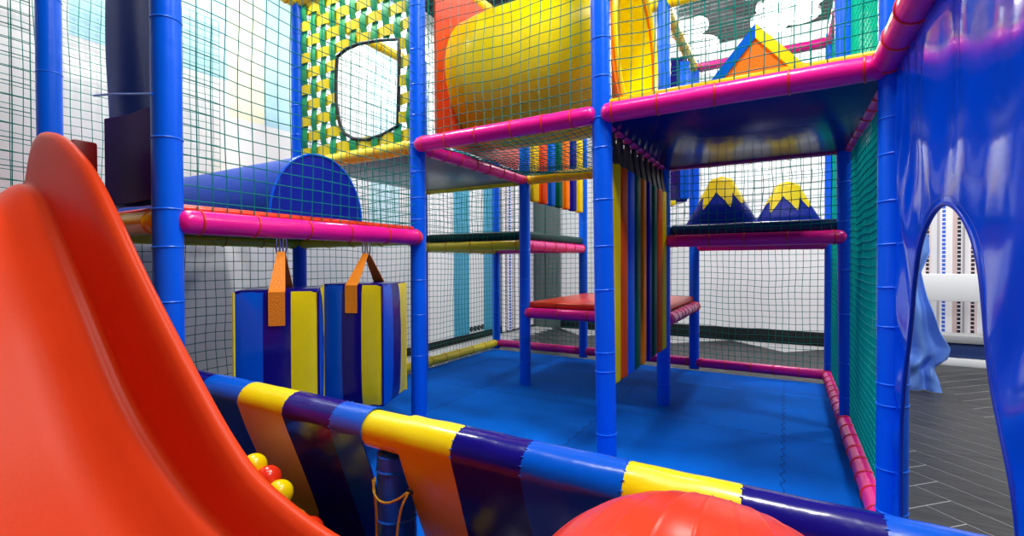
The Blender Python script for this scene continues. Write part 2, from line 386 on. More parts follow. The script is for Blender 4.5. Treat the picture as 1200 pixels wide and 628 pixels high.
rail((XD, YC, Z2), (XD, YE, Z2), 'p', 'pink rail that the nine long coloured strips hang from', step=.11)
rail((XD, YE, Z2), (XG, YE, Z2), 'p', 'pink rail at the far edge of the dark blue ceiling panel')
rail((XG, YC, Z2), (XG, YE, Z2), 'p', 'dark pink rail at the right edge of the dark blue ceiling panel', step=.13)
rail((XC, YC, Z2), (XC, YE, Z2), 'p', 'pink rail at the left edge of the sagging net floor', step=.14)
rail((XC, YE, Z2), (XD, YE, Z2), 'y', 'olive yellow rail at the far edge of the sagging net floor')
rail((XB, YE, Z2), (XC, YE, Z2), 'y', 'olive yellow rail below the grey board')
rail((XB, YC, Z2), (XC, YC, Z2), 'y', 'yellow rail along the bottom of the woven strap panel')
rail((XW+.03, YC, Z2), (XB, YC, Z2), 'y', 'yellow rail reaching from the woven strap panel to the wall')
rail((XG, YA, Z2), (XG, YC, Z2), 'p', 'pink rail along the top of the shiny blue panel', off=(-.02, 0, .01), r=.036, step=.15)
rail((XD, YE, Z3), (XD, YI, Z3), 'y', 'yellow rail sloping away above the tall dark blue bag')
rail((XD, YE, Z3), (XG, YE, Z3), 'y', 'yellow rail at the top of the net behind the orange gable block')
rail((XD, YI, Z3), (XG, YI, Z3), 'p', 'pink rail high at the back behind the orange gable block')
rail((XG, YE, Z3), (XG, YI, Z3), 'p', 'pink rail high along the right net wall')
rail((XC, YC, Z3), (XC, YE, Z3), 'y', 'yellow rail above the orange panel of the tunnel')
rail((XC, YE, Z3), (XD, YE, Z3), 'y', 'yellow rail above and behind the yellow tunnel')
rail((XC, YE, Z3), (XC, YI, Z3), 'y', 'yellow rail that the seven short strips hang from')
rail((XB, YC, Z3), (XC, YC, Z3), 'y', 'yellow rail along the top of the woven strap panel')
rail((XB, YC, Z3), (XB, YE, Z3), 'y', 'yellow rail seen through the opening of the woven strap panel')
rail((XB, YA, Z3), (XB, YC, Z3), 'y', 'yellow rail high along the left net towards the wall')

# ------------------------------------------------------------------ nets
def net(label, p0, eu, ev, cell=.0425, r=.0017, sag=.012, seed=0, cellv=None, nd=None, m=None):
    p0, eu, ev = Vector(p0), Vector(eu), Vector(ev)
    nu = max(2, round(eu.length/cell)); nv = max(2, round(ev.length/(cellv or cell)))
    nrm = eu.cross(ev).normalized() if nd is None else Vector(nd)
    uu, vv = eu.normalized(), ev.normalized()
    P = {}
    for i in range(nu+1):
        for j in range(nv+1):
            a, b = i/nu, j/nv
            q = p0+eu*a+ev*b
            e = min(1, 6*min(a, 1-a, b, 1-b))
            s1 = noise.noise((a*3+seed*7.1, b*3, 1.7)); s2 = noise.noise((a*4+9, b*4+seed*3.3, 5.1)); s3 = noise.noise((a*4+3.3, b*3+seed*2.9, 8.8))
            q = q + nrm*(sag*s1*2*e) + uu*(.012*s2*e) + vv*(.012*s3*e - .010*e*math.sin(PI*a))
            P[i, j] = q
    mb = MB()
    for i in range(nu+1): mb.tube([P[i, j] for j in range(nv+1)], r, 4, cap=False)
    for j in range(nv+1): mb.tube([P[i, j] for i in range(nu+1)], r, 4, cap=False)
    o = obj('safety_net', mb, m or NET, smooth=80, fix=False)
    return tag(o, label, 'net', 'green safety nets of the play frame')
g_ = .03
net('net against the wall behind the blue half round bolster', (XW+.035, YA+.02, ZM+.06), (0, YC-YA-.06, 0), (0, 0, Z3-ZM), seed=21)
net('green net above the pink rail with the striped blocks', (XC+.01, YA+g_, ZM+.02), (0, YC-YA-2*g_, 0), (0, 0, Z3-ZM), seed=1)
net('green net in front of the yellow tunnel', (XC+g_, YC-.012, Z2+.02), (XD-XC-2*g_, 0, 0), (0, 0, Z3-Z2), seed=2)
net('green net in front of the orange gable block', (XD+g_, YC-.012, Z2+.02), (XG-XD-2*g_, 0, 0), (0, 0, Z3-Z2), seed=3)
net('green net at far left behind the blue post and slide', (XB, -.5, ZM+.08), (0, YA+.5-.05, 0), (0, 0, Z3-ZM), seed=4, cell=.05)
net('dark net below the left platform behind the striped blocks', (XB, YA+g_, .02), (0, YC-YA-2*g_, 0), (0, 0, ZM-.04), seed=5)
net('net at the left edge behind the blue post beside the blocks', (XB, YC+g_, .08), (0, YE-YC-2*g_, 0), (0, 0, Z3-.1), seed=6)
net('net at the left edge of the back bay above the yellow floor rail', (XB, YE+g_, .08), (0, YI-YE-2*g_, 0), (0, 0, Z3-.1), seed=7)
net('net along the back edge behind the dark green mat', (XB+g_, YI, .08), (XC-XB-2*g_, 0, 0), (0, 0, Z3-.1), seed=8)
net('net along the back edge behind the orange step', (XC+g_, YI, .08), (XD-XC-2*g_, 0, 0), (0, 0, Z3-.1), seed=9)
net('net along the back edge in front of the white wall under the mountains', (XD+g_, YI, .08), (XG-XD-2*g_, 0, 0), (0, 0, ZM-.1), seed=10)
net('net behind the mountains and the gable block', (XD+g_, YI, ZM+.03), (XG-XD-2*g_, 0, 0), (0, 0, Z3-ZM-.05), seed=11)
net('net in front of the two mountains', (XD+g_, YE-.02, ZM+.03), (XG-XD-2*g_, 0, 0), (0, 0, Z2-ZM-.06), seed=12)
net('green net wall right of the mat, near half', (XG, YC+g_, .08), (0, YE-YC-2*g_, 0), (0, 0, Z3-.1), seed=13, sag=.006, cell=.030, r=.0021, m=NETT)
net('green net wall right of the mat, far half', (XG, YE+g_, .08), (0, YI-YE-2*g_, 0), (0, 0, Z3-.1), seed=14, sag=.006, cell=.030, r=.0021, m=NETT)
net('net in front of the dark green mat', (XB+g_, YE-.01, ZM+.03), (XC-XB-2*g_, 0, 0), (0, 0, Z2-ZM-.06), seed=15)
net('net below the woven strap panel and right of the bolster', (XB+g_, YC, ZM+.03), (XC-XB-2*g_, 0, 0), (0, 0, Z2-ZM-.06), seed=16)
net('net behind the orange gable block above the blue mat', (XD+g_, YE, Z2+.03), (XG-XD-2*g_, 0, 0), (0, 0, Z3-Z2-.06), seed=18)
net('net between the woven panel post and the orange tunnel panel', (XC, YC+g_, Z2+.03), (0, .16, 0), (0, 0, Z3-Z2-.06), seed=19)
# sagging horizontal net floor
def netfloor():
    mb = MB(); nx, ny = 22, 26
    def P(i, j):
        a, b = i/nx, j/ny; s_ = math.sin(PI*a)*math.sin(PI*b)
        return (XC+.03+(XD-XC-.06)*a, YC+.02+(YE-YC-.04)*b, Z2+.02-.05*s_**.6+.008*noise.noise((a*5, b*5, 2)))
    for i in range(nx+1): mb.tube([P(i, j) for j in range(ny+1)], .0018, 4, cap=False)
    for j in range(ny+1): mb.tube([P(i, j) for i in range(nx+1)], .0018, 4, cap=False)
    tag(obj('safety_net', mb, NET, smooth=80, fix=False), 'sagging net floor under the yellow tunnel', 'net', 'green safety nets of the play frame')
netfloor()

# ------------------------------------------------------------------ platforms
def pad(name, label, lo, hi, top_m, board_m=None, edge=.02, board=.02, bev=.014):
    t = thing(name, label, 'platform', ((lo[0]+hi[0])/2, (lo[1]+hi[1])/2, lo[2]))
    obj('mat', MB().box((lo[0], lo[1], lo[2]+board), hi, bev, seg=3), top_m, t)
    if board_m: obj('board', MB().box(lo, (hi[0], hi[1], lo[2]+board), .003), board_m, t)
    return t
e_ = .02
pad('padded_platform', 'padded platform with red orange edge above the striped blocks', (XB+e_, YA+e_, .925), (XC+.008, YC-e_, .970), REDOR, DKGRN)
pad('padded_platform', 'padded platform with red orange edge continuing left behind the slide', (XW+.05, YA+e_, .925), (XB-e_, YC-e_, .965), REDOR, DKGRN)
pad('padded_platform', 'platform with dark green mat in the back left bay', (XB+.03, YE-.005, .93), (XC+.01, YI-e_, 1.012), DKGRN, DKGRN, bev=.022)
pad('padded_platform', 'platform with dark blue mat under the two mountains', (XD+.03, YE+.0, .925), (XG-.03, YI-e_, 1.008), mat('deep_blue_mat', (.004, .03, .16), .3, bump=.08), DKBLUE, bev=.022)
pad('padded_platform', 'shiny dark blue panel that roofs the mat under the gable block', (XD+e_, YC-.012, 1.318), (XG-e_, YE-e_, 1.398), YELLOW, DKBLUE, board=.055, bev=.008)
pad('padded_platform', 'grey board with black edge above the dark green mat bay', (XB+e_, YC+e_, 1.33), (XC-e_, YE-e_, 1.385), BLACKT, GREYV)
pad('padded_step', 'low step with red orange mat in the back middle bay', (XC+e_, YE+.0, .455), (XD+.0, YI-e_, .545), REDOR, mat('brown_board', (.10, .05, .03), .6), board=.055, bev=.012)
bm_ = pad('padded_platform', 'dark blue padded beam behind the top of the red slide', (XB+.045, -.35, .90), (-1.955, .600, .992), DKBLUE, DKBLUE, bev=.016)

for y_ in (-.28, .50): obj('leg', MB().tube([(-2.17, y_, .15), (-2.17, y_, .5), (-2.17, y_, .902)], .03, 16), BLUE, bm_)
# ------------------------------------------------------------------ slide
def lerp_tab(tab, x):
    for (x0, *a), (x1, *b) in zip(tab, tab[1:]):
        if x <= x1:
            f = max(0, (x-x0)/(x1-x0)); return [p+(q-p)*f for p, q in zip(a, b)]
    return list(tab[-1][1:])
def smooth_tab(tab, n=60):
    """catmull rom through (x, z)"""
    out = []; P = [tab[0]]+list(tab)+[tab[-1]]
    for i in range(1, len(P)-2):
        for k in range(n//len(tab)+1):
            t = k/(n//len(tab)+1)
            q = []
            for c in range(2):
                p0, p1, p2, p3 = P[i-1][c], P[i][c], P[i+1][c], P[i+2][c]
                q.append(.5*((2*p1)+(-p0+p2)*t+(2*p0-5*p1+4*p2-p3)*t*t+(-p0+3*p1-3*p2+p3)*t**3))
            out.append(tuple(q))
    out.append(tab[-1]); return out
WALLP = smooth_tab([(-1.84, 1.182), (-1.74, 1.160), (-1.64, 1.112), (-1.50, 1.015), (-1.25, .765), (-1.026, .560), (-.90, .458), (-.80, .405), (-.62, .365), (-.40, .36)], 120)
WALLP = [(-1.95, 1.02), (-1.925, 1.020), (-1.9115, 1.022), (-1.9105, 1.08), (-1.9100, 1.135), (-1.906, 1.155), (-1.898, 1.168), (-1.885, 1.176), (-1.865, 1.181)] + WALLP
BEDP = smooth_tab([(-1.95, .930), (-1.93, .953), (-1.86, .957), (-1.78, .925), (-1.66, .825), (-1.50, .675), (-1.25, .435), (-1.03, .300), (-.84, .232), (-.62, .197), (-.40, .185)], 110)
XS = [-1.95+.004*i for i in range(5)] + [-1.925, -1.92, -1.915, -1.9115, -1.9108, -1.9105, -1.9102, -1.91, -1.908, -1.906, -1.902, -1.898, -1.89, -1.88, -1.87] + [-1.865+(1.465)*i/70 for i in range(1, 71)]
def zt(tab, x):
    return lerp_tab(tab, x)[0]
YO = .520
sec = []          # (y, kind, value): 'w' below the wall top, 'b' above the bed, 'm' mix
half = [(.000, 'o', 0), (.000, 'w', -.040), (-.002, 'w', -.018), (-.009, 'w', -.004), (-.019, 'w', 0), (-.029, 'w', -.005), (-.036, 'w', -.018), (-.042, 'w', -.05),
        (-.044, 'm', .75), (-.0455, 'm', .50), (-.047, 'm', .25), (-.0485, 'b', .085), (-.0505, 'b', .073), (-.056, 'b', .068), (-.066, 'b', .070), (-.080, 'b', .064), (-.098, 'b', .044), (-.118, 'b', .020), (-.142, 'b', .004), (-.19, 'b', 0), (-.25, 'b', 0), (-.31, 'b', 0)]
full = half + [(-.62-y, k, v) for y, k, v in half[::-1][1:]]
sl = MB()
def slide_pt(x, s_):
    y, k, v = s_; wt, bt = zt(WALLP, x), zt(BEDP, x)
    lo = bt + .09; hi = wt - .05
    if k == 'w': z = wt+v
    elif k == 'b': z = bt+v
    elif k == 'm': z = lo+(hi-lo)*v
    else: z = bt-.03
    return (x, YO+y, z)
m_ = len(full); vs = []
for x in XS: vs += [slide_pt(x, s_) for s_ in full]
fs = [(i*m_+j, (i+1)*m_+j, (i+1)*m_+j+1, i*m_+j+1) for i in range(len(XS)-1) for j in range(m_-1)]
# underside and ends
fs += [(i*m_, i*m_+m_-1, (i+1)*m_+m_-1, (i+1)*m_) for i in range(len(XS)-1)]
fs += [tuple(range(m_)), tuple((len(XS)-1)*m_+j for j in range(m_-1, -1, -1))]
sl.add(vs, fs)
t = thing('slide', 'red plastic slide running down into the ball pit', 'slide', (-1.2, .21, .15))
obj('chute', sl, SLIDE, t, smooth=60)
obj('mounting_lug', MB().box((-1.84, .540, 1.02), (-1.785, .600, 1.165), .008), mat('dark_red_plastic', (.28, .006, .004), .4), t)
obj('support_leg', MB().box((-1.70, .16, .15), (-1.62, .26, .80), .01), BLUE, t)

# dark glossy blue curtain behind the slide
def sheet(u, v):
    x = -1.90+.378*u; z = .975+1.35*(1-v)
    return (x, .668+.010*math.sin(u*9+z*2)*(.3+v*.7)+.006*noise.noise((u*4, z*3, 0)), z)
b = solidify_grid(MB().grid(sheet, 24, 40), .006)
t = thing('vinyl_curtain', 'shiny dark blue vinyl sheet hanging left of the thick near post', 'curtain', (-1.70, .668, .975))
obj('sheet', b, CURTB, t)
def lower(u, v):
    x = -1.865+.345*u; z = .985+(.275-.02*u)*(1-v); return (x, .650+.006*math.sin(u*5), z)
obj('painted_reflection', solidify_grid(MB().grid(lower, 10, 8), .008), REFLN, t)  # navy purple sheet stands in for the dark reflection low in the vinyl
obj('tie_cord', MB().tube([(-1.903, .63, 1.336), (-1.75, .625, 1.312), (-1.60, .620, 1.283), (-1.471, .61, 1.257)], .0032, 6), BLUET, t)

# ------------------------------------------------------------------ half round bolster
t = thing('half_round_bolster', 'blue half round foam bolster lying on the platform behind the net', 'bolster', (-2.2, 1.20, .97))
HB = [(1.20+.205*math.cos(a), .972+.245*math.sin(a)) for a in [PI*i/28 for i in range(29)]]
b = MB(); xs = [-3.0, -2.6, -2.2, -1.9, -1.56]
vs = [(x, y+.004*math.sin(x*9+y*7), z) for x in xs for y, z in HB]
n = len(HB)
fs = [(i*n+j, (i+1)*n+j, (i+1)*n+j+1, i*n+j+1) for i in range(len(xs)-1) for j in range(n-1)] + [(i*n, (i+1)*n, (i+1)*n+n-1, i*n+n-1) for i in range(len(xs)-1)]
b.add(vs, fs); cov = obj('cover', b, ROLLB, t)
for nm, x in (('end_panel', -1.56), ('end_panel', -3.0)):
    obj(nm, MB().prism(HB, 'X', x-.002, x+.003), mat('royal_blue_vinyl', (.004, .02, .42), .3, bump=.08), t)
obj('piping', MB().tube([(-1.556, y, z) for y, z in HB], .0045, 8), BLUE, cov)

# ------------------------------------------------------------------ woven strap panel
HOLE = [(-2.02, 1.875), (-1.95, 1.90), (-1.86, 1.905), (-1.72, 1.89), (-1.585, 1.862), (-1.590, 1.65), (-1.597, 1.455), (-1.695, 1.427), (-1.812, 1.416), (-1.905, 1.436), (-1.975, 1.475), (-2.005, 1.53), (-2.030, 1.643), (-2.03, 1.76)]
def inside(x, z, poly=HOLE):
    c = False; n = len(poly)
    for i in range(n):
        (x0, z0), (x1, z1) = poly[i], poly[(i+1) % n]
        if (z0 > z) != (z1 > z) and x < (x1-x0)*(z-z0)/(z1-z0)+x0: c = not c
    return c
t = thing('woven_strap_panel', 'panel woven from green and yellow straps with a black edged opening', 'strap panel', (-1.9, YC, 1.38))
VX = [-2.285+.0765*i for i in range(11)]; HZ = [1.405+.0865*i for i in range(10)]
def strap(vertical, c, idx):
    segs = []; cur = []
    if vertical: lo, hi, hw = 1.372, 2.225, .0215
    else: lo, hi, hw = -2.318, -1.508, .026
    M_ = 140
    for k in range(M_+1):
        s_ = lo+(hi-lo)*k/M_
        x, z = (c, s_) if vertical else (s_, c)
        others = HZ if vertical else VX; sp = .0865 if vertical else .0765
        ph = (s_-others[0])/sp
        off = .006*math.cos(PI*ph)*(1 if idx % 2 == 0 else -1)*(1 if vertical else -1)
        if inside(x, z):
            if len(cur) > 1: segs.append(cur)
            cur = []
        else: cur.append((x, YC-.004+off, z))
    if len(cur) > 1: segs.append(cur)
    for sg in segs:
        b = MB(); vs = []; fs = []
        for (x, y, z) in sg:
            for dw, dy in ((-hw, -.0012), (hw, -.0012), (hw, .0012), (-hw, .0012)):
                vs.append((x+dw, y+dy, z) if vertical else (x, y+dy, z+dw))
        for i in range(len(sg)-1):
            for j in range(4): fs.append((i*4+j, i*4+(j+1) % 4, i*4+4+(j+1) % 4, i*4+4+j))
        fs += [(0, 1, 2, 3), tuple((len(sg)-1)*4+j for j in (3, 2, 1, 0))]
        b.add(vs, fs)
        obj('green_strap' if vertical else 'yellow_strap', b, GREENS if vertical else YELS, t)
for i, c in enumerate(VX): strap(True, c, i)
for i, c in enumerate(HZ): strap(False, c, i)
obj('black_edging', MB().tube([(x, YC-.006, z) for x, z in HOLE], .009, 8, closed=True), BLACKT, t)

# ------------------------------------------------------------------ hanging striped blocks
def block(loc, rz, label):
    s = .118; h = .455
    t = thing('punching_block', label, 'punching block', loc, 'striped blocks hanging from the pink rail')
    st = MB()
    # four faces, three stripes each, softly padded
    names = [MIDB, NAVY, YELLOW]
    mb = MB()
    for fc in range(4):
        Rm = Matrix.Rotation(fc*PI/2, 4, 'Z')
        for k in range(3):
            x0 = -s+2*s*k/3; x1 = x0+2*s/3
            def fn(u, v, x0=x0, x1=x1):
                x = x0+(x1-x0)*u; z = -h+h*v
                fx = 1-(x/s)**2; fz = 1-((z+h/2)/(h/2))**2
                y = -s - .012*max(0, fx)**.6*max(0, fz)**.5 + .0015*noise.noise((x*30, z*20, fc*5))
                xx = x*(1-.0*(1-fz))
                return Rm @ Vector((xx, y, z))
            mb.grid(fn, 6, 16, mi=k)
    obj('striped_cover', mb_shift(mb, loc), names, t)
    obj('top_panel', mb_shift(MB().box((-s, -s, -.008), (s, s, .004), .004), loc), NAVY, t)
    obj('bottom_panel', mb_shift(MB().box((-s, -s, -h-.004), (s, s, -h+.008), .004), loc), NAVY, t)
    for cx, cy in ((-s, -s), (s, -s), (s, s), (-s, s)):
        obj('piping', mb_shift(MB().tube([(cx*1.01, cy*1.01, -h+h*i/8) for i in range(9)], .004, 6), loc), YELLOW if (cx, cy) in ((-s, -s), (s, s)) else NAVY, t)
    topz = ZM-.078-loc[2]
    for sg in (-1, 1):
        def ribbon(u, v, sg=sg):
            tt = u*3
            w_ = .0235
            if tt < 1:   y, z, ww = sg*(s+.014), -.105+.105*tt, w_
            elif tt < 1.15: f = (tt-1)/.15; y, z, ww = sg*(s+.014-.012*f), .006*f, w_
            else:        f = (tt-1.15)/1.85; y, z, ww = sg*(s+.002)*(1-f)+sg*.006*f, .006+(topz-.006)*f, w_*(1-f)+.012*f
            return (ww*(2*v-1), y, z)
        bb = solidify_grid(MB().grid(ribbon, 30, 2), .003)
        obj('orange_strap', mb_shift(bb, loc), ORST, t)
    hk = MB()
    for sg in (-1, 1):
        pts = [(sg*.010+.006*math.cos(a), 0, topz+.022+.030*math.sin(a)) for a in [2*PI*i/16 for i in range(16)]]
        hk.tube(pts, .0032, 6, closed=True)
    obj('carabiner', mb_shift(hk, loc), STEEL, t)
    for o in [t]: o.rotation_euler = (0, 0, rz)
    return t
def mb_shift(mb, loc):
    mb.v = [(v[0]+loc[0], v[1]+loc[1], v[2]+loc[2]) for v in mb.v]; return mb
block((-1.462, .975, .712), math.radians(50), 'striped block with one visible orange strap, hanging nearest the slide')
block((-1.462, 1.345, .718), math.radians(22), 'striped block showing two sides, hanging by two orange straps beside the blue post')

# ------------------------------------------------------------------ hanging strips
CM = {'yellow': mat('strip_yellow', (.92, .68, 0), .5, spec=.06, bump=.06), 'red orange': mat('strip_red', (.86, .08, .004), .5, spec=.06, bump=.06), 'blue': mat('strip_blue', (0, .12, .72), .5, spec=.06, bump=.06),
      'dark green': mat('strip_green', (.002, .11, .06), .5, spec=.06, bump=.06), 'orange': mat('strip_orange', (.95, .20, 0), .5, spec=.06, bump=.06), 'navy': mat('strip_navy', (.008, .008, .26), .5, spec=.06, bump=.06)}
def strip(x, y, ztop, zbot, zrail, colour, label, group, wy=.086, tx=.046, sw=.022):
    t = thing('hanging_strip', label, 'foam strip', (x, y, zbot), group)
    rnd = random.Random(label)
    M = Matrix.Translation((x, y, 0)) @ Matrix.Rotation(rnd.uniform(-.12, .12), 4, 'Z') @ Matrix.Translation((-x, -y, 0))
    obj('foam_strip', MB().box((x-tx/2, y-wy/2, zbot), (x+tx/2, y+wy/2, ztop), .012, seg=3, M=M), CM[colour], t)
    b = MB()
    z0, z1 = ztop-.012, zrail-.034
    b.add([(x-.022, y-.036, z0), (x+.022, y-.036, z0), (x+.022, y+.036, z0), (x-.022, y+.036, z0), (x-.012, y-.034, z0+.06), (x+.012, y-.034, z0+.06), (x+.012, y+.034, z0+.06), (x-.012, y+.034, z0+.06),
           (x-.006, y-.016, z1), (x+.006, y-.016, z1), (x+.006, y+.016, z1), (x-.006, y+.016, z1)],
          [(0, 3, 2, 1), (0, 1, 5, 4), (1, 2, 6, 5), (2, 3, 7, 6), (3, 0, 4, 7), (4, 5, 9, 8), (5, 6, 10, 9), (6, 7, 11, 10), (7, 4, 8, 11), (8, 9, 10, 11)])
    # loop round the rail
    lp = MB().tube([(x+.0365*math.cos(a), y, zrail+.0365*math.sin(a)) for a in [2*PI*i/20 for i in range(20)]], .003, 6, closed=True)
    b.add(lp.v, lp.f)
    obj('black_strap', b, BLACK, t)
    return t
row = ['yellow', 'red orange', 'blue', 'dark green', 'orange', 'navy', 'dark green', 'red orange', 'yellow']
lab = ['long yellow strip right behind the tall blue post, first of nine', 'long red orange strip second from the tall blue post', 'long blue strip third from the tall blue post, after the red orange one',
       'long dark green strip fourth in the row, between the blue and orange strips', 'long orange strip in the middle of the row of nine', 'long navy strip sixth in the row, just behind the orange strip',
       'long dark green strip seventh in the row, just behind the navy one', 'long red orange strip eighth in the row, beside the last yellow strip', 'long yellow strip at the far end of the row of nine long strips']
for i, (c, l) in enumerate(zip(row, lab)):
    y = 1.80+.1055*i
    strip(XD, y, 1.193, .322, Z2, c, l, 'nine long coloured strips under the pink rail')
row = ['yellow', 'red orange', 'blue', 'dark green', 'orange', 'navy', 'yellow']
lab = ['short yellow strip beside the blue post, first of the seven high strips', 'short red orange strip second of the seven high strips', 'short blue strip third of the seven high strips',
       'short dark green strip at the middle of the seven high strips', 'short orange strip between the dark green and navy high strips', 'short navy strip sixth of the seven high strips', 'short yellow strip at the right end of the seven high strips']
for i, (c, l) in enumerate(zip(row, lab)):
    y = YE+.125+.135*i
    strip(XC, y, 2.09, 1.214, Z3, c, l, 'seven short strips above the dark green mat', wy=.085)

# ------------------------------------------------------------------ tunnel
TY, TZ, TR = 2.185, 1.775, .355
t = thing('crawl_tunnel', 'yellow plastic crawl tunnel between orange panels behind the net', 'tunnel', (-1.05, TY, 1.40))
prof = [(-1.46, .95), (-1.42, .955), (-1.36, .985), (-1.28, 1.0), (-1.0, 1.0), (-.8, 1.0), (-.68, .99), (-.61, .97)]
b = MB(); vs = []; n = 48
for sgn, dr in ((1, 0), (-1, -.012)):
    for x, f in (prof if sgn == 1 else prof[::-1]):
        for j in range(n): vs.append((x, TY+(TR*f+dr)*math.cos(2*PI*j/n), TZ+(TR*f+dr)*math.sin(2*PI*j/n)))
k = len(prof)*2
fs = [(i*n+j, ((i+1) % k)*n+j, ((i+1) % k)*n+(j+1) % n, i*n+(j+1) % n) for i in range(k) for j in range(n)]
b.add(vs, fs); tub = obj('tube', b, YTUBE, t)
def ring_panel(x, ry, rz, sq=None, inner=.325, th=.012):
    b = MB(); n = 64; vs = []
    for xx in (x-th/2, x+th/2):
        for r_ in (0, 1):
            for j in range(n):
                a = 2*PI*j/n; c, s_ = math.cos(a), math.sin(a)
                if r_ == 0: y, z = inner*c, inner*s_
                else:
                    if sq:
                        f = min(sq[0]/max(abs(c), 1e-6), (sq[1] if s_ > 0 else sq[2])/max(abs(s_), 1e-6)); y, z = f*c, f*s_
                    else: y, z = ry*c, rz*s_
                vs.append((xx, TY+y, TZ+z))
    fs = []
    for j in range(n):
        q = (j+1) % n
        fs += [(j, q, n+q, n+j), (2*n+j, 3*n+j, 3*n+q, 2*n+q), (j, 2*n+j, 2*n+q, q), (n+j, n+q, 3*n+q, 3*n+j)]
    return b.add(vs, fs)
obj('orange_panel', ring_panel(-1.458, 0, 0, sq=(.405, .43, .39), inner=.335), REDOR, t)
obj('orange_flange', ring_panel(-.605, .395, .388, inner=.34), ORANGE, t)
obj('rim', MB().tube([(-.592, TY+.35*math.cos(a), TZ+.35*math.sin(a)) for a in [2*PI*i/48 for i in range(48)]], .012, 8, closed=True), YTUBE, tub)

# ------------------------------------------------------------------ gable block on the upper level
t = thing('gable_block', 'orange gable block with blue and yellow sloping sides on the upper deck', 'soft play block', (-.105, 2.3, 1.40))
gx, gz, gh, gw, th = -.105, 1.40, .352, .297, .037
k = gh/gw
ln = math.hypot(gh, gw); tz = th*ln/gw
obj('orange_core', MB().prism([(gx-gw+th*ln/gh, gz), (gx+gw-th*ln/gh, gz), (gx, gz+gh-tz)], 'Y', 2.125, 2.50), ORANGE, t)
obj('yellow_side', MB().prism([(gx, gz+gh), (gx, gz+gh-tz), (gx+gw-th*ln/gh, gz), (gx+gw, gz)], 'Y', 2.115, 2.53), YELLOW, t)
obj('blue_side', MB().prism([(gx, gz+gh), (gx-gw, gz), (gx-gw+th*ln/gh, gz), (gx, gz+gh-tz)], 'Y', 2.115, 2.53), MIDB, t)

# ------------------------------------------------------------------ mountains
def mountain(cx, cy, label, hw, h, zb=1.008):
    t = thing('mountain_block', label, 'soft play block', (cx, cy, zb), 'blue and yellow mountain blocks')
    # outline from left foot over a rounded top to the right foot
    out = []
    for i in range(13):
        a = PI*(1-i/12)*.72+PI*.14
        out.append((.075*hw/.2*math.cos(a), h-.055+.055*math.sin(a)))
    outline = [(-hw, 0)]+[(-hw*.72, h*.22), (-hw*.52, h*.52)]+out+[(hw*.52, h*.52), (hw*.72, h*.22), (hw, 0)]
    zig = [(-.60*hw, h*.50), (-.44*hw, h*.60), (-.28*hw, h*.33), (-.06*hw, h*.70), (.14*hw, h*.36), (.29*hw, h*.66), (.44*hw, h*.42), (.60*hw, h*.50)]
    d = .07
    def halfw(z):
        tb = [(0, hw), (h*.5, hw*.60), (h*.85, hw*.34), (h, .0)]
        for (a, wa), (b2, wb) in zip(tb, tb[1:]):
            if z <= b2: return wa+(wb-wa)*(z-a)/(b2-a)
        return 0
    body = MB()
    def fn(u, v):
        z = h*v; wv_ = halfw(min(z, h)) if v < .85 else halfw(h*.85)*math.sqrt(max(0, 1-((z-h*.85)/(h*.15))**2))
        a = 2*PI*u
        ex = abs(math.cos(a))**.7*(1 if math.cos(a) >= 0 else -1); ey = abs(math.sin(a))**.7*(1 if math.sin(a) >= 0 else -1)
        return (cx+wv_*ex, cy+min(d, .3*wv_+.02)*ey*(1-.3*v), zb+z)
    body.grid(fn, 40, 24); obj('blue_body', body, mat('mountain_blue_vinyl', (.002, .02, .32), .28, bump=.08, spec=.3), t)
    # yellow cap hugging the body, zigzag lower edge
    cap = MB(); M_ = 200
    def zlow(x):
        zz = zig; x = max(zz[0][0], min(zz[-1][0], x))
        for (a, za), (b2, zb2) in zip(zz, zz[1:]):
            if x <= b2: return za+(zb2-za)*(x-a)/(b2-a)
        return zz[-1][1]
    def fn2(u, v):
        a = 2*PI*u; cx_ = math.cos(a)
        zl = zlow(cx_*hw*.60); z = zl+(h*1.0-zl)*v
        p = Vector(fn(u, z/h)); c = Vector((cx, cy, p.z)); q = p-c
        if q.length > 1e-6: q = q*(1+.004/max(q.length, .01))
        p = c+q; 
        if v > .99: p.z += .002
        return p
    cap.grid(fn2, M_, 14); obj('yellow_cap', cap, YELLOW, t)
    return t
mountain(-.325, 3.00, 'left mountain block, blue with yellow jagged peak, on the mat before the white wall', .205, .290)
mountain(.010, 3.40, 'right mountain block, blue with yellow jagged peak and white gleam, near the corner', .205, .290)

# tall dark blue bag seen behind the strips
t = thing('tall_bag', 'tall dark blue vinyl bag hanging behind the pole of the long strips', 'hanging bag', (-.69, 3.42, 1.21))
b = MB()
M = Matrix.Translation((-.69, 3.42, 0)) @ Matrix.Rotation(math.radians(28), 4, 'Z')
obj('navy_side', MB().box((-.085, -.085, 1.215), (.085, .085, 2.20), .014, seg=3, M=M), NAVY, t)
obj('blue_cover', MB().box((.03, -.092, 1.235), (.094, .092, 2.17), .01, M=M), BLUE, t)
obj('black_strap', MB().tube([(-.69, 3.42, 2.19), (-.64, 3.42, 2.215), (-.60, 3.42, 2.222)], .008, 6), BLACK, t)
obj('yellow_tag', MB().box((-.05, -.10, 1.190), (.0, -.02, 1.222), .004, M=M), YELLOW, t)

